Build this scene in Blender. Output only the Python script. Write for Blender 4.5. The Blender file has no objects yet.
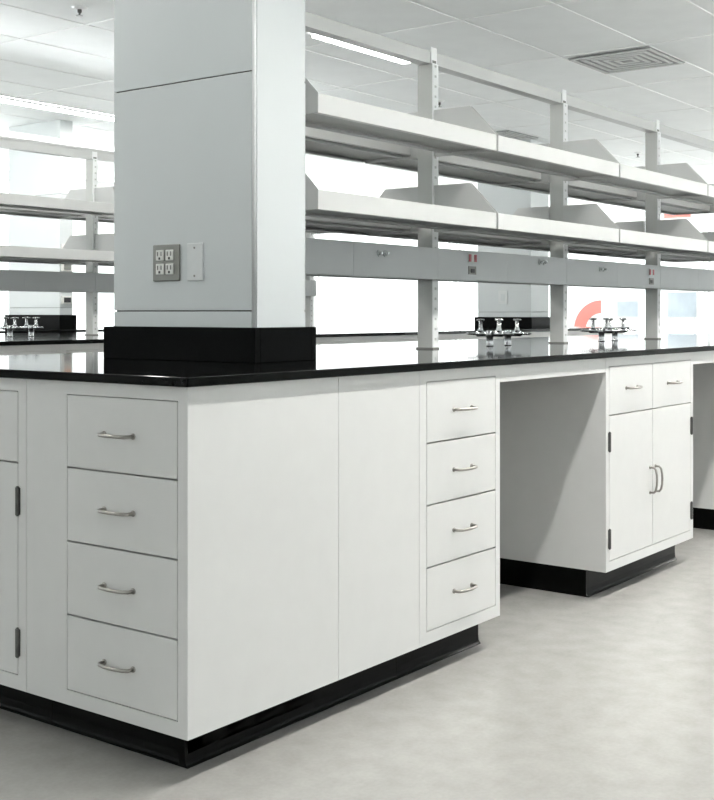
import bpy, bmesh, math, random
from mathutils import Vector, Matrix
PI = math.pi
C = bpy.context.scene.collection
SC = bpy.context.scene

# ------------------------------------------------------------------ camera
# world: +X runs along the benches (away to the right), +Y across them, Z up
TH = 0.6447
cs, sn = math.cos(TH), math.sin(TH)
cam_d = bpy.data.cameras.new('camera')
cam = bpy.data.objects.new('camera', cam_d)
C.objects.link(cam)
cam.location = (-1.9027, -1.9043, 1.0579)
cam.rotation_euler = (PI / 2, 0, math.atan2(sn, cs) - PI / 2)
cam_d.sensor_fit = 'HORIZONTAL'
cam_d.sensor_width = 36
cam_d.lens = 1192.3 / 714 * 36
cam_d.shift_y = -(400 - 312.7) / 714
cam_d.clip_start = 0.05
cam_d.clip_end = 200
SC.camera = cam
SC.view_settings.view_transform = 'Standard'
SC.view_settings.look = 'None'
SC.view_settings.gamma = 1
SC.view_settings.use_curve_mapping = False
SC.view_settings.exposure = 0.12

# ------------------------------------------------------------------ daylight
W = bpy.data.worlds.new('world')
SC.world = W
W.use_nodes = True
bg = W.node_tree.nodes['Background']
bg.inputs[0].default_value = (0.985, 0.99, 0.985, 1)
# bright overcast sky above, added stronger glow below the horizon to light the ceiling
SKY, LOWER_FILL = 2.1, 9.6
wn, wl = W.node_tree.nodes, W.node_tree.links
_tc = wn.new('ShaderNodeTexCoord'); _sp = wn.new('ShaderNodeSeparateXYZ'); _mr = wn.new('ShaderNodeMapRange')
_mr.inputs['From Min'].default_value = -0.12; _mr.inputs['From Max'].default_value = 0.02
_mr.inputs['To Min'].default_value = LOWER_FILL; _mr.inputs['To Max'].default_value = SKY
wl.new(_tc.outputs['Generated'], _sp.inputs[0]); wl.new(_sp.outputs['Z'], _mr.inputs['Value']); wl.new(_mr.outputs[0], bg.inputs[1])
LIGHT_ROW, NEAR_ROW = 32.0, 145.0       # linear ceiling fixtures (their own emission)
ADDED_UPLIGHT = 32.0  # strip lamp put in to brighten the ceiling over the second bench

# ------------------------------------------------------------------ materials
def mat(name, col, rough=0.5, metal=0.0, spec=0.5, noise=None, bump=None, emit=None, coat=0):
    m = bpy.data.materials.new(name)
    m.use_nodes = True
    nt = m.node_tree
    b = nt.nodes['Principled BSDF']
    b.inputs['Base Color'].default_value = (*col, 1)
    b.inputs['Roughness'].default_value = rough
    b.inputs['Metallic'].default_value = metal
    b.inputs['Specular IOR Level'].default_value = spec
    b.inputs['Coat Weight'].default_value = coat
    tc = nt.nodes.new('ShaderNodeTexCoord')
    if noise:
        sc_, amt = noise
        n = nt.nodes.new('ShaderNodeTexNoise')
        n.inputs['Scale'].default_value = sc_
        n.inputs['Detail'].default_value = 6
        nt.links.new(tc.outputs['Object'], n.inputs['Vector'])
        r = nt.nodes.new('ShaderNodeValToRGB')
        r.color_ramp.elements[0].position = 0.3
        r.color_ramp.elements[1].position = 0.7
        r.color_ramp.elements[0].color = (*[c * (1 - amt) for c in col], 1)
        r.color_ramp.elements[1].color = (*[min(1, c * (1 + amt)) for c in col], 1)
        nt.links.new(n.outputs['Fac'], r.inputs['Fac'])
        nt.links.new(r.outputs['Color'], b.inputs['Base Color'])
    if bump:
        n2 = nt.nodes.new('ShaderNodeTexNoise')
        n2.inputs['Scale'].default_value = bump[0]
        nt.links.new(tc.outputs['Object'], n2.inputs['Vector'])
        bp = nt.nodes.new('ShaderNodeBump')
        bp.inputs['Strength'].default_value = bump[1]
        bp.inputs['Distance'].default_value = 0.001
        nt.links.new(n2.outputs['Fac'], bp.inputs['Height'])
        nt.links.new(bp.outputs['Normal'], b.inputs['Normal'])
    if emit:
        b.inputs['Emission Color'].default_value = (*emit[0], 1)
        b.inputs['Emission Strength'].default_value = emit[1]
    return m

M = {}
M['paint'] = mat('white cabinet paint', (0.66, 0.66, 0.648), 0.38, noise=(14, 0.015), bump=(400, 0.08))
M['counter'] = mat('black epoxy worktop', (0.003, 0.0034, 0.0034), 0.06, spec=0.08, noise=(60, 0.2))
M['curb'] = mat('black epoxy curb', (0.003, 0.0033, 0.0033), 0.22, spec=0.03, noise=(60, 0.2))
M['rubber'] = mat('black rubber base', (0.003, 0.0032, 0.003), 0.30, spec=0.07, noise=(30, 0.2))
M['shelf'] = mat('white shelf paint', (0.58, 0.585, 0.575), 0.38, noise=(9, 0.015))
M['deck'] = mat('grey shelf underside', (0.40, 0.41, 0.40), 0.45, metal=0.4, noise=(25, 0.04))  # darker grey than the shelf paint
M['post'] = mat('pale grey post paint', (0.55, 0.56, 0.54), 0.4, noise=(12, 0.02))
M['race'] = mat('grey anodised raceway', (0.56, 0.58, 0.585), 0.42, metal=0.0, noise=(5, 0.03))
M['nickel'] = mat('satin nickel', (0.36, 0.345, 0.32), 0.30, metal=1.0, noise=(40, 0.05))
M['chrome'] = mat('chrome plated brass', (0.48, 0.49, 0.50), 0.16, metal=1.0, noise=(30, 0.03))
M['hinge'] = mat('dark steel hinge', (0.13, 0.13, 0.125), 0.35, metal=0.9, noise=(50, 0.1))
M['plate'] = mat('stainless outlet plate', (0.22, 0.22, 0.205), 0.45, metal=0.5, noise=(30, 0.05))
M['ivory'] = mat('light receptacle plastic', (0.75, 0.75, 0.72), 0.4, noise=(30, 0.02))
M['blankplate'] = mat('pale grey cover plate', (0.66, 0.68, 0.68), 0.4, noise=(30, 0.02))
M['dark'] = mat('dark plastic', (0.03, 0.03, 0.032), 0.45, noise=(50, 0.1))
M['red'] = mat('red receptacle plastic', (0.42, 0.03, 0.05), 0.4, noise=(50, 0.05))
M['orange'] = mat('orange pilot plastic', (0.9, 0.28, 0.05), 0.4, noise=(50, 0.05))
M['column'] = mat('pale column panel', (0.605, 0.635, 0.640), 0.42, noise=(3, 0.015))
M['wall'] = mat('white wall paint', (0.84, 0.85, 0.85), 0.6, noise=(2, 0.01))
M['tile'] = mat('white ceiling tile', (0.88, 0.90, 0.90), 0.85, noise=(6, 0.02), bump=(300, 0.2))
M['tbar'] = mat('white ceiling grid paint', (0.88, 0.89, 0.89), 0.5, noise=(6, 0.01))
M['vent'] = mat('grey diffuser paint', (0.55, 0.56, 0.55), 0.5, noise=(6, 0.02))
M['backing'] = mat('grey diffuser plenum', (0.30, 0.31, 0.305), 0.6, noise=(6, 0.05))
M['gap'] = mat('shadow gap filler', (0.05, 0.05, 0.05), 0.8, noise=(20, 0.1))
M['lamp'] = mat('lamp diffuser', (0.9, 0.9, 0.9), 0.5, emit=((1.0, 0.985, 0.95), LIGHT_ROW))
M['nearlamp'] = mat('near row lamp diffuser', (0.9, 0.9, 0.9), 0.5, emit=((1.0, 0.985, 0.95), NEAR_ROW))
M['added_uplamp'] = mat('added uplight diffuser', (0.9, 0.9, 0.9), 0.5, emit=((0.97, 0.99, 1.0), ADDED_UPLIGHT))
M['pinkred'] = mat('pale red print', (0.70, 0.20, 0.17), 0.5, noise=(3, 0.03))
M['paleblue'] = mat('pale blue grey print', (0.46, 0.52, 0.58), 0.5, noise=(3, 0.12))
M['white'] = mat('white board', (0.72, 0.72, 0.72), 0.5, noise=(3, 0.01))

def floor_mat():
    m = bpy.data.materials.new('polished terrazzo vinyl')
    m.use_nodes = True
    nt = m.node_tree
    b = nt.nodes['Principled BSDF']
    tc = nt.nodes.new('ShaderNodeTexCoord')
    n = nt.nodes.new('ShaderNodeTexNoise'); n.inputs['Scale'].default_value = 13; n.inputs['Detail'].default_value = 3; n.inputs['Roughness'].default_value = 0.5
    n2 = nt.nodes.new('ShaderNodeTexNoise'); n2.inputs['Scale'].default_value = 90; n2.inputs['Detail'].default_value = 3
    mx = nt.nodes.new('ShaderNodeMath'); mx.operation = 'MULTIPLY_ADD'; mx.inputs[1].default_value = 0.55
    nt.links.new(tc.outputs['Object'], n.inputs['Vector'])
    nt.links.new(tc.outputs['Object'], n2.inputs['Vector'])
    nt.links.new(n2.outputs['Fac'], mx.inputs[0]); nt.links.new(n.outputs['Fac'], mx.inputs[2])
    r = nt.nodes.new('ShaderNodeValToRGB')
    r.color_ramp.elements[0].position = 0.5; r.color_ramp.elements[1].position = 1.05
    r.color_ramp.elements[0].color = (0.310, 0.302, 0.290, 1)
    r.color_ramp.elements[1].color = (0.368, 0.358, 0.343, 1)
    nt.links.new(mx.outputs[0], r.inputs['Fac'])
    nt.links.new(r.outputs['Color'], b.inputs['Base Color'])
    rr = nt.nodes.new('ShaderNodeMapRange'); rr.inputs['To Min'].default_value = 0.25; rr.inputs['To Max'].default_value = 0.28
    nt.links.new(n.outputs['Fac'], rr.inputs['Value']); nt.links.new(rr.outputs[0], b.inputs['Roughness'])
    return m
M['floor'] = floor_mat()

def glass_mat():
    m = bpy.data.materials.new('window glass')
    m.use_nodes = True
    nt = m.node_tree
    for n in list(nt.nodes):
        if n.type != 'OUTPUT_MATERIAL': nt.nodes.remove(n)
    out = [n for n in nt.nodes][0]
    t = nt.nodes.new('ShaderNodeBsdfTransparent'); t.inputs[0].default_value = (0.97, 0.99, 0.985, 1)
    g = nt.nodes.new('ShaderNodeBsdfGlossy'); g.inputs['Roughness'].default_value = 0.02
    mx = nt.nodes.new('ShaderNodeMixShader')
    mx.inputs[0].default_value = 0.05; nt.links.new(t.outputs[0], mx.inputs[1]); nt.links.new(g.outputs[0], mx.inputs[2])
    nt.links.new(mx.outputs[0], out.inputs[0])
    return m
M['glass'] = glass_mat()

# ------------------------------------------------------------------ mesh helpers
class MB:
    """collects simple shaped pieces into one mesh"""
    def __init__(s): s.bm = bmesh.new()
    def box(s, x0, x1, y0, y1, z0, z1):
        v = [s.bm.verts.new(p) for p in ((x0,y0,z0),(x1,y0,z0),(x1,y1,z0),(x0,y1,z0),(x0,y0,z1),(x1,y0,z1),(x1,y1,z1),(x0,y1,z1))]
        for f in ((3,2,1,0),(4,5,6,7),(0,1,5,4),(1,2,6,5),(2,3,7,6),(3,0,4,7)): s.bm.faces.new([v[i] for i in f])
        return s
    def prism(s, pts, axis, a, b):
        """extrude a closed 2-D outline along an axis; pts are the other two coords in xyz order"""
        def P(p, t):
            return {'x': (t, p[0], p[1]), 'y': (p[0], t, p[1]), 'z': (p[0], p[1], t)}[axis]
        lo = [s.bm.verts.new(P(p, a)) for p in pts]; hi = [s.bm.verts.new(P(p, b)) for p in pts]
        n = len(pts)
        s.bm.faces.new(lo[::-1]); s.bm.faces.new(hi)
        for i in range(n): s.bm.faces.new((lo[i], lo[(i+1) % n], hi[(i+1) % n], hi[i]))
        return s
    def tube(s, pts, r, seg=10, caps=True, rs=None):
        rings = []
        pts = [Vector(p) for p in pts]
        up0 = None
        for i, p in enumerate(pts):
            d = (pts[min(i+1, len(pts)-1)] - pts[max(i-1, 0)]).normalized()
            if up0 is None:
                up0 = Vector((0, 0, 1)) if abs(d.z) < 0.9 else Vector((1, 0, 0))
            a = d.cross(up0)
            if a.length < 1e-4: a = d.cross(Vector((0, 1, 0)))
            a.normalize(); b = a.cross(d).normalized(); up0 = b
            rr = rs[i] if rs else r
            rings.append([s.bm.verts.new(p + a * rr * math.cos(2*PI*k/seg) + b * rr * math.sin(2*PI*k/seg)) for k in range(seg)])
        for q in range(len(rings)-1):
            for k in range(seg):
                s.bm.faces.new((rings[q][k], rings[q][(k+1) % seg], rings[q+1][(k+1) % seg], rings[q+1][k]))
        if caps:
            s.bm.faces.new(rings[0][::-1]); s.bm.faces.new(rings[-1])
        return s
    def lathe(s, prof, cx=0, cy=0, seg=20):
        return s.tube([(cx, cy, z) for r, z in prof], 0, seg, True, [r for r, z in prof])
    def build(s, name, m, parent=None, bevel=0, smooth=False, loc=(0,0,0), rz=0):
        bmesh.ops.recalc_face_normals(s.bm, faces=s.bm.faces)
        me = bpy.data.meshes.new(name); s.bm.to_mesh(me); s.bm.free()
        me.materials.append(M[m])
        if smooth:
            for p in me.polygons: p.use_smooth = True
        o = bpy.data.objects.new(name, me); C.objects.link(o)
        if parent: o.parent = parent
        o.location = loc; o.rotation_euler = (0, 0, rz)
        if bevel:
            bv = o.modifiers.new('bevel', 'BEVEL'); bv.width = bevel; bv.segments = 2; bv.limit_method = 'ANGLE'
        return o

def thing(name, label, cat, loc=(0,0,0), rz=0, group=None):
    o = bpy.data.objects.new(name, None); C.objects.link(o)
    o.empty_display_size = 0.05
    o.location = loc; o.rotation_euler = (0,0,rz); o['label'] = label; o['category'] = cat
    if group: o['group'] = group
    return o
def tag(o, label, cat, group=None):
    o['label'] = label; o['category'] = cat
    if group: o['group'] = group
    return o
def struct(name, b, m, bevel=0):
    o = b.build(name, m, bevel=bevel); o['kind'] = 'structure'; return o
def dup(root, loc, rz=None, label=None, group=None):
    r = root.copy(); C.objects.link(r); r.location = loc
    if rz is not None: r.rotation_euler = (0,0,rz)
    if label: r['label'] = label
    if group: r['group'] = group
    for ch in list(root.children):
        c = ch.copy(); C.objects.link(c); c.parent = r
        for g in list(ch.children):
            d = g.copy(); C.objects.link(d); d.parent = c
    return r

# ------------------------------------------------------------------ the room
CEIL = 2.75
X0, X1, Y0, Y1 = -7.0, 17.0, -5.5, 10.0
struct('floor', MB().box(X0-.2, X1+.2, Y0-.2, Y1+.2, -0.1, 0), 'floor')
struct('ceiling', MB().box(X0-.2, X1+.2, Y0-.2, Y1+.2, CEIL, CEIL+0.1), 'tile')
g = MB()
y = 0.555 - 0.605*10
while y < Y1:
    if y > Y0: g.box(X0, X1, y-.010, y+.010, CEIL-.004, CEIL)
    y += 0.605
x = 3.97 - 1.23*9
while x < X1:
    if x > X0: g.box(x-.010, x+.010, Y0, Y1, CEIL-.0035, CEIL+.0005)
    x += 1.23
struct('trim_1', g, 'tbar')

def window_wall(name, axis, at, th, a0, a1, openings, n0, zlo=0.35, zhi=2.55):
    """wall on the plane axis=at with openings [(a,b)] between zlo and zhi; glass and mullions in each"""
    b = MB()
    def bx(p, q, z0, z1):
        if axis == 'y': b.box(p, q, min(at, at+th), max(at, at+th), z0, z1)
        else: b.box(min(at, at+th), max(at, at+th), p, q, z0, z1)
    bx(a0, a1, 0, zlo); bx(a0, a1, zhi, CEIL)
    cur = a0
    for (p, q) in openings:
        if p > cur: bx(cur, p, zlo, zhi)
        cur = q
    if cur < a1: bx(cur, a1, zlo, zhi)
    struct(name, b, 'wall')
    for k, (p, q) in enumerate(openings):
        f = MB()
        m_ = at + th*0.5
        def fb(u0, u1, z0, z1, t=0.03, bb=f):
            if axis == 'y': bb.box(u0, u1, m_-t, m_+t, z0, z1)
            else: bb.box(m_-t, m_+t, u0, u1, z0, z1)
        fb(p, p+.05, zlo, zhi); fb(q-.05, q, zlo, zhi); fb(p+.05, q-.05, zlo, zlo+.05); fb(p+.05, q-.05, zhi-.05, zhi)
        w = f.build('window_%d' % (n0+k), 'tbar'); w['kind'] = 'structure'
        gl = MB()
        if axis == 'y': gl.box(p+.05, q-.05, m_-.004, m_+.004, zlo+.05, zhi-.05)
        else: gl.box(m_-.004, m_+.004, p+.05, q-.05, zlo+.05, zhi-.05)
        gl.build('glass_pane', 'glass', w)
window_wall('wall_back', 'y', Y1, 0.2, X0-.2, X1+.2, [(-5, -2.2), (-1.6, 1.4), (1.5, 3.6), (4.9, 6.4), (6.5, 8.9), (9, 12.9), (12.94, 16.9)], 1, 0.35, 2.66)
window_wall('wall_right', 'x', X1, 0.2, Y0, Y1, [(-5, -2.6), (-2.4, 0), (.2, 2.6), (2.7, 5.2), (5.24, 7.7), (7.74, 9.95)], 10, 0.35, 2.66)
window_wall('wall_front', 'y', Y0, -0.2, X0-.2, X1+.2, [(-6, -3.6), (-2.5, -.1), (1, 3.4), (4.5, 6.9), (8, 10.4), (11.5, 13.9)], 20, 1.15, 2.3)
window_wall('wall_left', 'x', X0, -0.2, Y0, Y1, [(-4, -2.0), (1.5, 3.9), (6.6, 9.0)], 30, 1.1, 2.2)

# ------------------------------------------------------------------ cabinets
ZB, ZT = 0.1008, 0.8915      # cabinet bottom / top (worktop underside)
KR = 0.080                   # toe kick recess
HZ = (0.77, 0.591, 0.411, 0.229)
def handle_h(cx, z, parent):
    pts = [(cx-.05, 0, z), (cx-.049, -.018, z), (cx-.040, -.025, z), (cx-.02, -.029, z), (cx, -.030, z), (cx+.02, -.029, z), (cx+.040, -.025, z), (cx+.049, -.018, z), (cx+.05, 0, z)]
    b = MB().tube(pts, .0045, 8)
    for s in (-1, 1): b.tube([(cx+s*.05, 0, z), (cx+s*.05, -.003, z)], .0075, 10)
    b.build('handle', 'nickel', parent, smooth=True)
def handle_v(cx, z, parent):
    pts = [(cx, 0, z-.05), (cx, -.018, z-.049), (cx, -.025, z-.040), (cx, -.029, z-.02), (cx, -.030, z), (cx, -.029, z+.02), (cx, -.025, z+.040), (cx, -.018, z+.049), (cx, 0, z+.05)]
    b = MB().tube(pts, .0045, 8)
    for s in (-1, 1): b.tube([(cx, 0, z+s*.05), (cx, -.003, z+s*.05)], .0075, 10)
    b.build('handle', 'nickel', parent, smooth=True)
def kick_profile():   # y (depth), z: a coved rubber base
    return [(KR-.009, 0), (KR-.0085, .003), (KR-.005, .006), (KR-.002, .012), (KR-.001, .02), (KR, .03), (KR, ZB), (KR+.03, ZB), (KR+.03, 0)]
def carcass(t, w, depth, openings, kx0=0, kx1=None, end_kick=None, kick_back=None):
    """body in local coords: front at y=0, width +x; openings = list of (x0,x1,z0,z1) insets in the front frame"""
    if kx1 is None: kx1 = w
    D = .020
    b = MB()
    b.box(0, w, D, depth, ZB, ZT)
    xs0 = min(o[0] for o in openings); xs1 = max(o[1] for o in openings)
    zs0 = min(o[2] for o in openings); zs1 = max(o[3] for o in openings)
    b.box(0, xs0, 0, D, ZB, ZT); b.box(xs1, w, 0, D, ZB, ZT)
    b.box(xs0, xs1, 0, D, ZB, zs0); b.box(xs0, xs1, 0, D, zs1, ZT)
    bo = b.build('body', 'paint', t)
    k = MB().prism(kick_profile(), 'x', kx0, kx1)
    if kx1 - kx0 > 0: k.box(kx0, kx1, KR+.03, depth-.02, 0, ZB)
    if end_kick == 'right':   # coved base also on the +x end
        pr = [(kx1+.009, 0), (kx1+.0085, .003), (kx1+.005, .006), (kx1+.002, .012), (kx1+.001, .02), (kx1, .03), (kx1, ZB), (kx1-.02, ZB), (kx1-.02, 0)]
        k.prism(pr, 'y', KR-.009, depth+.001)
    k.build('toe_kick', 'rubber', t)
    return bo
G = .0042
def front(name, t, x0, x1, z0, z1):
    return MB().box(x0+G/2, x1-G/2, -.0005, .0185, z0+G/2, z1-G/2).build(name, 'paint', t, bevel=.0012)
def hinges(t_door, x):
    for z in (.58, .221):
        b = MB().tube([(x, -.004, z-.035), (x, -.004, z+.035)], .0055, 8)
        b.tube([(x, -.004, z-.038), (x, -.004, z-.035)], .0035, 8).tube([(x, -.004, z+.035), (x, -.004, z+.038)], .0035, 8)
        b.box(x-.0075, x+.0075, -.0022, -.0004, z-.034, z+.034)
        b.build('hinge', 'hinge', t_door)
ZL = (.8594, .6807, .5010, .3210, .1370)
def drawer_unit(label, loc, rz, w, x0, x1, depth=.55, group=None, **kw):
    t = thing('drawer_cabinet', label, 'drawer cabinet', loc, rz, group)
    carcass(t, w, depth, [(x0, x1, ZL[4], ZL[0])], **kw)
    for i in range(4):
        d = front('drawer', t, x0, x1, ZL[i+1], ZL[i]); handle_h((x0+x1)/2 - (.004 if rz else 0), HZ[i], d)
    return t
def door_unit(label, loc, rz, w, double=True, depth=.55, hinge_side=1, group=None, **kw):
    t = thing('door_cabinet', label, 'cabinet', loc, rz, group)
    m = .026 if double else .033
    carcass(t, w, depth, [(m, w-m, ZL[4], ZL[0])], **kw)
    if double:
        c = w/2
        for (a, b_, hx, px) in ((m, c, m-.001, c-.026), (c, w-m, w-m+.001, c+.026)):
            d = front('drawer', t, a, b_, .677, ZL[0]); handle_h((a+b_)/2, .772, d)
            dr = front('door', t, a, b_, ZL[4], .677); handle_v(px, .398, dr); hinges(dr, hx)
    else:
        d = front('drawer', t, m, w-m, .677, ZL[0]); handle_h(w/2, .772, d)
        dr = front('door', t, m, w-m, ZL[4], .677)
        hinges(dr, w-m+.001 if hinge_side > 0 else m-.001); handle_v(m+.04 if hinge_side > 0 else w-m-.04, .398, dr)
    return t

L90 = -PI/2     # turned to face the near end of the bench
UE = 0.5493
# near end of the bench, facing the left of the photo (local x grows towards the corner)
drawer_unit('white four-drawer cabinet at the near corner, blank strip left of its drawers',
            (0, .5677, 0), L90, .5677, .5677-.4133, .5677-.0305, depth=UE, kx1=.5677-KR, end_kick='right')
door_unit('white single-door cabinet cut off by the left edge of the photo, with two dark hinges',
          (0, 1.02, 0), L90, 1.02-.5677-.0015, double=False, depth=UE)
drawer_unit('white drawer cabinet at the far corner of the bench end, beyond the single-door cabinet',
            (0, 1.443, 0), L90, 1.443-1.0215, .05, .39, depth=UE)
# long side
t = thing('filler_cabinet', 'plain white blank panel unit between the corner cabinet and the right-hand drawer stack', 'cabinet panel', (UE+.0015, 0, 0))
w = .9266-UE-.0030
MB().box(0, w, 0, .60, ZB, ZT).build('body', 'paint', t)
MB().prism(kick_profile(), 'x', 0, w).build('toe_kick', 'rubber', t)
drawer_unit('white four-drawer cabinet left of the first knee space, on the long side of the bench',
            (.9266, 0, 0), 0, 1.3819-.9266, .9627-.9266, 1.3475-.9266+.008, depth=.60)
door_unit('white two-door cabinet with two small drawers, between the two knee spaces',
          (2.1536, 0, 0), 0, .8533, depth=.60)
drawer_unit('white drawer cabinet right of the second knee space, at the photo edge',
            (3.776, 0, 0), 0, .4553, .036, .42, depth=.60)
door_unit('white two-door cabinet next to last along the near bench, beyond the photo edge',
          (4.2328, 0, 0), 0, .8533, depth=.60)
door_unit('white two-door cabinet farthest along the near bench, beyond the photo edge',
          (5.0875, 0, 0), 0, .8533, depth=.60)
for (a, b_, lab) in ((1.3830, 2.1525, 'white apron rail under the worktop spanning the first knee space'),
                     (3.0080, 3.7749, 'white apron rail under the worktop spanning the second knee space')):
    tag(MB().box(a, b_, 0, .02, .838, ZT).box(a, b_, .02, .045, .838, .858).build('apron_rail', 'paint', bevel=.001), lab, 'rail')
# service chase / back panels behind the knee spaces
for (a, b_, lab) in ((1.3830, 2.1525, 'white back panel closing the first knee space'), (3.0080, 3.7749, 'white back panel closing the second knee space')):
    tag(MB().box(a, b_, .60, .62, .0, ZT).box(a, b_, .584, .5995, .0, .1).build('back_panel', 'paint'), lab, 'panel')
tag(MB().box(.5600, 5.93, .63, .83, 0, ZT).build('service_chase', 'paint'), 'white service chase running inside the near bench under its middle', 'panel')
tag(MB().box(.5600, 5.93, .85, 1.424, ZB, ZT).box(.64, 5.93, .86, 1.34, 0, ZB).build('rear_cabinet_run', 'paint'), 'white cabinet backs along the far side of the near bench', 'cabinet')

# worktop
WD = 1.4611
o = MB().box(-.0177, 5.97, -.0177, WD+.0, .892, .914).build('worktop', 'counter', bevel=.003)
tag(o, 'long black worktop of the near bench, carrying the column base and shelving posts', 'worktop')

# ------------------------------------------------------------------ near column on the bench
UC, VC, WC, DC, BX = .6594, .3914, .2311, .5959, .0236
S1, S2 = 1.0632, 1.7556
c = thing('column', 'large square pale grey clad column rising from the near bench worktop to the ceiling', 'column', (UC, VC, .914))
zb = .0
H = CEIL - .914
gp = .0035
b = MB().box(.006, WC-.006, .006, DC-.006, 0, H)
b.build('core', 'gap', c)
b = MB()
def clad(b, z0, z1):
    b.box(0, .0055, .010, DC, z0, z1)            # left-facing side
    b.box(WC-.0055, WC, 0, DC, z0, z1)
    b.box(.0055, WC-.0055, DC-.0055, DC, z0, z1)
clad(b, 0, S1-.914-gp/2); clad(b, S1-.914+gp/2, S2-.914-gp/2); clad(b, S2-.914+gp/2, H)
b.box(.012, WC-.0055, 0, .0055, 0, H)             # right-facing side, in one sheet
b.build('cladding_panel', 'column', c, bevel=.0008)
MB().tube([(.0045, .0045, .0), (.0045, .0045, H)], .0062, 14).build('corner_bead', 'tbar', c, smooth=True)
b = MB()
hb = .1012
b.box(-BX, 0, -BX, DC+BX, 0, hb).box(WC, WC+BX, -BX, DC+BX, 0, hb).box(0, WC, -BX, 0, 0, hb).box(0, WC, DC, DC+BX, 0, hb)
b.build('column_base', 'curb', c, bevel=.002)

def yv(v): return v - VC
# quad receptacle and blank plate on the left-facing side (facing -X)
q = thing('receptacle_plate', 'steel quadruple power outlet low on the left face of the near column', 'power outlet', (UC, .747, 1.210))
b = MB().box(-.006, 0, -.058, .058, -.056, .056); b.build('faceplate', 'plate', q, bevel=.003)
for sy in (-1, 1):
    for sz in (-1, 1):
        cy, cz = sy*.021+.003, sz*.021+.002
        r = MB().box(-.010, -.006, cy-.0165, cy+.0165, cz-.0165, cz+.0165).build('receptacle', 'ivory', q, bevel=.003)
        MB().box(-.0108, -.0100, cy-.009, cy-.006, cz-.002, cz+.011).box(-.0108, -.0100, cy+.006, cy+.009, cz-.002, cz+.011).box(-.0108, -.0100, cy-.0035, cy+.0035, cz-.013, cz-.006).build('slot', 'dark', r)
q = thing('blank_plate', 'blank pale cover plate right of the steel outlet on the near column', 'wall plate', (UC, .626, 1.210))
b = MB().box(-.005, 0, -.0325, .0325, -.056, .056).build('faceplate', 'blankplate', q, bevel=.002)
for z in (-.042, .042):
    MB().tube([(-.0068, 0, z), (-.005, 0, z)], .0032, 10).build('screw', 'plate', b)

# ------------------------------------------------------------------ reagent shelving (posts, rail, raceway, shelves)
BAY = 1.0984
PZ = 2.042
def make_post(label, x, yc, group):
    t = thing('shelf_post', label, 'post', (x, yc, .914), 0, group)
    h = PZ - .914
    w, d = .0205, .0375
    b = MB()
    b.box(-w, w, -d+.003, d-.003, 0, h)
    b.build('upright', 'post', t, bevel=.0015)
    s = MB().box(-w, -w*.35, -d, -d+.0028, .004, h).box(w*.35, w, -d, -d+.0028, .004, h)
    for k in range(int((h)/.04)+1):
        z = .004 + k*.04
        s.box(-w*.35, w*.35, -d, -d+.0028, z, min(z+.030, h))
    s.build('slotted_strip', 'tbar', t)
    MB().box(-w-.003, w+.003, -d-.003, d+.003, 0, .006).build('base_plate', 'plate', t)
    return t
def make_shelf(label, x0, yc, side, zt, group, x1=None):
    """one bay of shelf on one side of the posts; side -1 towards the camera"""
    L = (BAY if x1 is None else x1 - x0) - .014
    t = thing('reagent_shelf', label, 'shelf', (x0+.007, yc, zt), 0, group)
    yo, yi = .319*side, .0378*side
    h = .061
    ym, yM = min(yo, yi), max(yo, yi)
    b = MB()
    
    lo = (yo, yo - side*.003); a0, a1 = min(lo), max(lo)
    b.box(.003, L-.003, a0, a1, -h, 0)                         # outer fascia
    r = (yo - side*.003, yo - side*.022); b.box(.003, L-.003, min(r), max(r), -h, -h+.003)
    r = (side*.075, side*.078); b.box(.003, L-.003, min(r), max(r), -.046, -.012)
    b.build('shelf_pan', 'shelf', t, bevel=.0008)
    e0, e1 = sorted((yo - side*.0031, side*.075)); k = MB().box(.003, L-.003, e0, e1, -.050, -.046)
    for yy, dd in ((.10, .030),):
        ya, yb = sorted((yy*side, (yy+dd)*side))
        k.box(.02, L-.02, ya, yb, -.058, -.050)
    k.build('shelf_deck', 'deck', t)
    gz = .122
    for xa in (0, L-.003):
        prof = [(yo, -h), (yo, 0), (yo - side*.118, gz), (yi, gz), (yi, -h)]
        MB().prism(prof, 'x', xa, xa+.003).build('end_bracket', 'shelf', t)
    return t
def rail(name, label, x0, x1, yc, posts, ch=.066):
    b = MB().box(x0, x1, yc-.026, yc+.026, PZ, PZ+.003).box(x0, x1, yc-.026, yc-.023, PZ+.003, PZ+.050).box(x0, x1, yc+.023, yc+.026, PZ+.003, PZ+.050)
    o = tag(b.build(name, 'shelf'), label, 'rail')
    for p in posts:
        c = MB().box(p-.0205, p+.0205, yc-.031, yc-.0263, PZ+.001, PZ+ch).build('post_clip', 'tbar', o, bevel=.001)
        MB().box(p-.013, p+.013, yc-.032, yc-.031, PZ+.004, PZ+.014).build('slot', 'plate', c)
    return o

SX = [.958 + BAY*k for k in range(5)]          # .958 .. 5.352
YC = .7209
ordn = ['first', 'second', 'third', 'fourth', 'fifth']
pl = ['upright post hidden behind the near column, first of the near bench shelving',
      'pale grey shelf post nearest the column, left of the first pair of gas taps',
      'pale grey shelf post between the two pairs of gas taps',
      'pale grey shelf post right of the second pair of gas taps',
      'pale grey shelf post beyond the right edge of the photo']
xe = SX[-1]
PX = [SX[0], 2.0565, 3.1735, 4.279, SX[4]]
for x, l in zip(PX, pl): make_post(l, x, YC, 'shelf posts on the near bench')
rail('top_rail', 'white rail joining the tops of the near bench shelf posts', .88, xe+.03, YC, PX)
for lev, zt in (('upper', 1.7366), ('lower', 1.4384)):
    for side, sd in ((-1, 'near'), (1, 'far')):
        for k in range(4):
            where = ['beside the column', 'second from the column', 'third from the column', 'fourth, at the photo edge'][k]
            make_shelf('white %s shelf, %s side of the near bench, %s' % (lev, sd, where), SX[k], YC, side, zt, 'shelves of the near bench',
                       None)
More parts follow.
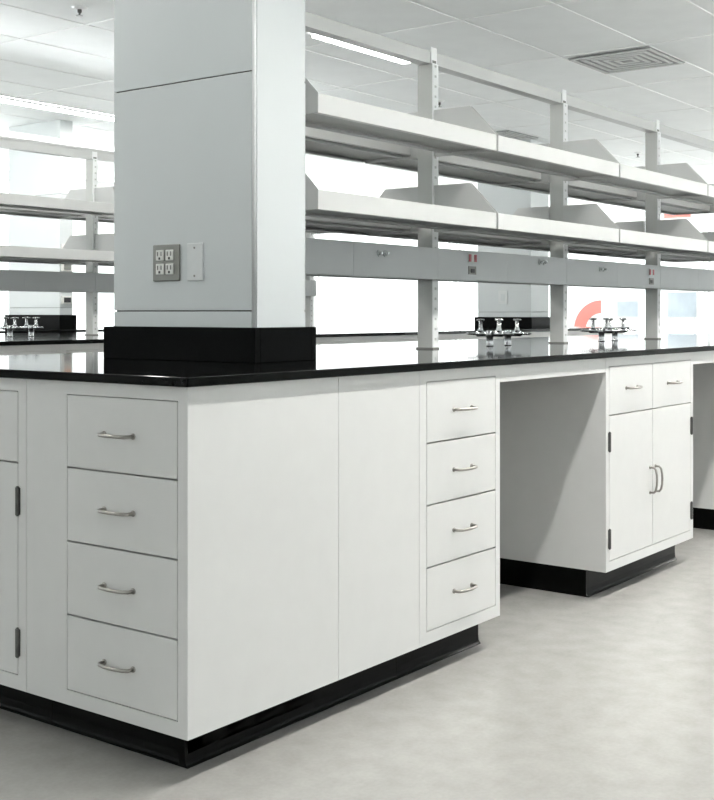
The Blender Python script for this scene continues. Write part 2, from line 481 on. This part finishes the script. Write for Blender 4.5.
def raceway(label, x0, x1, yf, back=.028, group=None):
    t = thing('service_raceway', label, 'raceway', (0, yf, 1.1883), 0, group)
    b = MB(); h = .1232
    xs = [x0]
    while xs[-1] + .55 < x1: xs.append(xs[-1] + .5492)
    xs.append(x1)
    for a, c_ in zip(xs[:-1], xs[1:]): b.box(a, c_-.0012, 0, .003, .004, h-.004)
    b.build('cover_panel', 'race', t)
    MB().box(x0, x1, .0028, back, 0, h).build('channel', 'race', t)
    return t
# things set into the raceway front (positions along X)
rw = raceway('long grey service raceway across the front of the near bench posts', .93, xe+.02, YC-.0375-.030, group=None)
raceway('long grey service raceway across the back of the near bench posts', .93, xe+.02, YC+.0375+.002)
YF = YC-.0375-.030
def pix(px, v):   # used to place small fittings along the raceway
    tt = (px-357)/1192.3
    return (tt*(2.6652+v*sn)+.3783+v*cs)/(sn-tt*cs)
def outlet(label, x, z, kind):
    t = thing('raceway_fitting', label, 'power outlet', (x, YF, z))
    if kind == 'knobs':
        for s in (-1, 1):
            k = MB().tube([(s*.020, 0, 0), (s*.020, -.005, 0)], .013, 14).tube([(s*.020, -.005, 0), (s*.020, -.012, 0)], .008, 14)
            k.build('connector', 'race', t, smooth=False)
            MB().tube([(s*.020, -.012, 0), (s*.020, -.016, 0)], .005, 10).build('tip', 'chrome', t)
    elif kind == 'red':
        MB().box(-.032, .032, -.003, 0, -.018, .018).build('faceplate', 'ivory', t, bevel=.001)
        for s in (-1, 1): MB().box(s*.021-.009, s*.021+.009, -.006, -.003, -.015, .015).build('receptacle', 'red', t, bevel=.001)
    elif kind == 'dark':
        f = MB().box(-.030, .030, -.003, 0, -.017, .017).build('faceplate', 'plate', t, bevel=.001)
        MB().box(-.014, .014, -.006, -.003, -.010, .006).build('socket', 'dark', t, bevel=.001)
    return t
vf = YF
outlet('pair of small round fittings on the raceway just right of the column', pix(382, vf), 1.276, 'knobs')
outlet('red power outlet on the raceway, right of the first shelf post', pix(472, vf), 1.281, 'red')
outlet('small dark socket below the red power outlet on the raceway', pix(472, vf), 1.231, 'dark')
outlet('pair of small round fittings on the raceway, left of the middle shelf post', pix(542, vf), 1.285, 'knobs')
outlet('pair of small round fittings on the raceway, right of the middle shelf post', pix(602, vf), 1.272, 'knobs')
outlet('dark red outlet on the raceway in front of the third shelf post', pix(652, vf)-.01, 1.273, 'red')
outlet('small dark socket below the outlet in front of the third shelf post', pix(652, vf)-.01, 1.225, 'dark')

# ------------------------------------------------------------------ gas taps
def make_turret(label, loc, group):
    t = thing('gas_turret', label, 'gas tap', loc, 0, group)
    MB().lathe([(.0165, 0), (.0165, .004), (.015, .007), (.015, .038), (.018, .043), (.018, .062), (.013, .068)]).build('pedestal', 'chrome', t, smooth=True)
    for s in (-1, 1):
        v = MB().tube([(0, s*.010, .053), (0, s*.045, .053), (0, s*.062, .053), (0, s*.068, .053)], 0, 12, True, [.012, .012, .013, .009])
        v.tube([(0, s*.046, .053), (0, s*.046, .072), (0, s*.046, .080), (0, s*.046, .108)], 0, 12, True, [.011, .011, .008, .007])
        vo = v.build('valve', 'chrome', t, smooth=True)
        pts = [(0, s*.068 + s*.006*k, .053) for k in range(9)]
        MB().tube(pts, 0, 10, True, [.008, .005, .0075, .0045, .007, .004, .0065, .004, .003]).build('hose_barb', 'chrome', vo)
        MB().tube([(-.026, s*.046, .111), (-.014, s*.046, .113), (0, s*.046, .114), (.014, s*.046, .113), (.026, s*.046, .111)], .0048, 8).tube([(0, s*.046-.018, .113), (0, s*.046+.018, .113)], .0048, 8).build('handle', 'chrome', vo, smooth=True)
    return t
tur = []
spots = [('left one of the pair right of the nearest shelf post', 2.617-.078, YC),
         ('right one of the pair left of the middle shelf post', 2.617+.078, YC),
         ('left one of the pair between middle and third shelf posts', 3.716-.078, YC),
         ('right one of the pair between middle and third shelf posts', 3.716+.078, YC)]
t0 = None
for l, x, yy in spots:
    l = 'chrome double gas tap, ' + l
    if t0 is None: t0 = make_turret(l, (x, yy, .914), 'gas taps on the near bench')
    else: dup(t0, (x, yy, .914), None, l)

# ------------------------------------------------------------------ second bench beyond the aisle
Y2 = 4.07
I2a, I2b = .4, 9.3
o = MB().box(I2a, I2b, 3.10, 5.04, .892, .914).build('worktop', 'counter', bevel=.003)
tag(o, 'black worktop of the second bench, a thin dark line behind the near bench', 'worktop')
proto = None
k = 0; x = I2a + .03
while x + .90 < I2b:
    if proto is None:
        proto = door_unit('white two-door base cabinet under the black worktop of the second bench', (x, 3.13, 0), 0, .88, depth=.7, group='base cabinets of the second bench')
        for ch in proto.children:
            if ch.name.startswith(('body',)):
                pass
    else: dup(proto, (x, 3.13, 0))
    x += .8815; k += 1
tag(MB().box(I2a+.04, I2b-.03, 3.85, 5.0, ZB, ZT).box(I2a+.1, I2b-.1, 3.86, 4.9, 0, ZB).build('rear_cabinet_run', 'paint'), 'white cabinet run along the far side of the second bench', 'cabinet')
S2X = [1.006 + BAY*k for k in range(5)]          # 1.0 .. 5.4
lab2 = ['pale shelf post on the second bench, beyond the left photo edge', 'second pale shelf post of the second bench, just off the left photo edge',
        'pale shelf post on the second bench standing just left of the near column', 'pale shelf post on the second bench, hidden behind the near column',
        'pale shelf post on the second bench peeping out right of the near column']
for x, l in zip(S2X, lab2): make_post(l, x, Y2, 'shelf posts on the second bench')
rail('top_rail', 'white rail across the post tops of the second bench, left of the column', .95, S2X[-1]+.03, Y2, S2X, .049)
for lev, zt in (('upper', 1.7366), ('lower', 1.4384)):
    for side, sd in ((-1, 'near'), (1, 'far')):
        for k in range(4):
            where = ['beyond the photo edge', 'at the left photo edge', 'running behind the near column', 'last bay'][k]
            make_shelf('white %s second bench shelf, %s side, %s' % (lev, sd, where), S2X[k], Y2, side, zt, 'shelves of the second bench')
raceway('grey service raceway across the front of the second bench posts', .98, S2X[-1]+.02, Y2-.0375-.030)
raceway('grey service raceway across the back of the second bench posts', .98, S2X[-1]+.02, Y2+.0375+.002)
dup(t0, (2.65-.078, Y2, .914), None, 'chrome double gas tap on the second bench, nearest the left photo edge', 'gas taps on the second bench')
dup(t0, (2.65+.078, Y2, .914), None, 'chrome double gas tap on the second bench, second from the left photo edge', 'gas taps on the second bench')
up = thing('added_uplight', 'slim strip lamp added on the top rail of the second bench to wash the ceiling', 'lamp', (1.0, Y2, PZ+.0505))
MB().prism([(-.03, 0), (.03, 0), (.03, .06), (.024, .06), (.024, .006), (-.024, .006), (-.024, .018), (-.03, .018)], 'x', 0, 4.3).build('housing', 'shelf', up)  # added lamp housing, its tall lip shaped to cut off the ceiling wash
MB().box(.01, 4.29, -.022, -.008, .0065, .012).build('tube', 'added_uplamp', up)

def simple_column(label, x, y, w, d, hb, seams, plates):
    t = thing('column', label, 'column', (x, y, .914))
    H = CEIL - .914
    MB().box(.004, w-.004, .004, d-.004, 0, H).build('core', 'gap', t)
    b = MB(); zz = 0
    for z in [s-.914 for s in seams] + [H]:
        b.box(0, w, 0, d, zz+(.003 if zz else 0), z); zz = z
    b.build('cladding_panel', 'column', t, bevel=.002)
    k = MB(); BX = .024
    k.box(-BX, 0, -BX, d+BX, 0, hb).box(w, w+BX, -BX, d+BX, 0, hb).box(0, w, -BX, 0, 0, hb).box(0, w, d, d+BX, 0, hb)
    k.build('column_base', 'curb', t)
    return t
simple_column('far pale column standing behind the first pair of gas taps', 8.41, 3.73, .37, .60, .1012, (1.0632, 1.7556), None)
q = thing('blank_plate', 'small plate on the far column above the first pair of gas taps', 'wall plate', (8.41, 4.04, 1.21))
MB().box(-.006, -.0002, -.05, .05, -.065, .065).build('faceplate', 'blankplate', q, bevel=.002)
MB().box(-.008, -.006, -.022, .022, -.035, .035).build('insert', 'column', q, bevel=.001)

# ------------------------------------------------------------------ third bench with its column
o = MB().box(3.2, 6.0, 6.0, 7.5, .892, .914).build('worktop', 'counter', bevel=.003)
tag(o, 'black worktop of the third bench, seen far off at the left photo edge', 'worktop')
tag(MB().box(3.24, 5.96, 6.03, 7.46, ZB, ZT).box(3.3, 5.9, 6.1, 7.4, 0, ZB).build('cabinet_run', 'paint'), 'white cabinet run of the third bench under its black worktop', 'cabinet')
simple_column('far pale column beyond the second bench shelving, at the left photo edge', 4.88, 6.45, .14, .72, .125, (1.10, 2.10), None)
for (z, m, lab, s) in ((1.62, 'plate', 'upper small grey box on the right face of the far left column', .03), (1.46, 'plate', 'grey switch plate under the small box on the far left column', .025), (1.325, 'orange', 'small orange pilot light on the far left column', .03),
                    (1.17, 'dark', 'small dark switch on the far left column above its black base', .022)):
    t = thing('switch_plate', lab, 'switch', (4.95, 6.4495, z))
    MB().box(-.06, .06, -.012, 0, -s-.012, s+.012).build('faceplate', 'ivory', t, bevel=.002)
    MB().box(-.035, .035, -.022, -.012, -s, s).build('knob', m, t, bevel=.002)

# ------------------------------------------------------------------ boards by the far right windows
def board(label, y0, y1, z0, z1, x, name='display_board', cat='board'):
    t = thing(name, label, cat, (x, y0, z0))
    MB().box(0, .03, 0, y1-y0, 0, z1-z0).build('panel', 'white', t)
    for yy in (.06, y1-y0-.06): MB().box(.004, .026, yy-.012, yy+.012, -z0, 0).build('leg', 'tbar', t)
    return t
XW = X1 - .06
b1 = board('distant white board with a pale red arc, seen between the middle and third shelf posts', 6.33, 7.62, .75, 1.28, XW)
arc = [(.70 + r*math.cos(PI/2*k/10), .01 + r*math.sin(PI/2*k/10)) for r, ks in ((.51, range(11)), (.29, range(10, -1, -1))) for k in ks]
MB().prism(arc, 'x', -.006, -.001).build('red_arc', 'pinkred', b1)
MB().box(-.006, -.001, .03, .40, .24, .50).build('blue_patch', 'paleblue', b1)
b2 = board('distant pale blue screen at the window right of the third shelf post', 5.32, 5.86, .96, 1.42, XW, 'wall_screen', 'screen')
MB().box(-.006, -.001, .03, .51, .03, .43).build('screen_face', 'paleblue', b2)
tag(MB().box(XW, XW+.03, 5.45, 5.90, 2.62, 2.71).build('sign_strip', 'pinkred'), 'small pale red strip high on the far right wall, seen between the shelves', 'sign')

# ------------------------------------------------------------------ ceiling lights, diffusers, sprinklers
def light_row(yc, x0, n, where, wid=.075, L=2.4, baffle=.022, lamp='lamp'):
    r = None
    for k in range(n):
        t = thing('linear_ceiling_light', 'linear ceiling light, one of the row %s' % where, 'ceiling light', (x0+k*(L+.0), yc, CEIL), 0, 'linear ceiling lights in the row ' + where)
        MB().box(0, L, -wid, -wid+.012, -baffle, -.004).box(0, L, wid-.012, wid, -baffle, -.004).build('frame', 'tbar', t)
        MB().box(.005, L-.005, -wid+.012, wid-.012, -.018, -.006).build('diffuser', lamp, t)
light_row(-.72, .02, 6, 'in front of the near bench', wid=.048, baffle=.060, lamp='nearlamp')
light_row(2.60, -1.75, 2, 'hidden behind the near column', L=2.5)
light_row(2.60, 3.72, 1, 'left of the nearest shelf post', L=.98)
light_row(5.98, -1.6, 7, 'behind the second bench')
def diffuser(label, x0, y0):
    t = thing('ceiling_vent', label, 'ceiling vent', (x0+.295, y0+.29, CEIL-.005))
    b = MB(); 
    for i in range(5):
        r1 = .285 - i*.055; r0 = r1-.022; z0, z1 = -.012 + i*.0012, -.006 + i*.0012
        b.box(-r1, r1, -r1, -r0, z0, z1).box(-r1, r1, r0, r1, z0, z1).box(-r1, -r0, -r0, r0, z0, z1).box(r0, r1, -r0, r0, z0, z1)
    b.build('louvre', 'vent', t)
    MB().box(-.29, .29, -.29, .29, -.003, 0).build('backing', 'backing', t)
diffuser('large square grey air vent in the ceiling at upper right', 5.26, 1.155)
diffuser('distant square air vent in the ceiling above the second bench', 7.75, 3.60)
for (x, lab) in ((2.45, 'small ceiling sprinkler left of the near column'), (6.10, 'small ceiling sprinkler right of the first shelf post top'), (9.94, 'tiny distant ceiling sprinkler left of the third shelf post')):
    t = thing('sprinkler', lab, 'sprinkler', (x, 3.29, CEIL))
    MB().lathe([(.045, 0), (.045, -.004), (.03, -.010), (.018, -.014)], seg=18).build('escutcheon', 'tbar', t, smooth=True)
    MB().lathe([(.012, -.010), (.012, -.030), (.006, -.034), (.006, -.046), (.020, -.048), (.020, -.051)], seg=14).build('head', 'hinge', t)
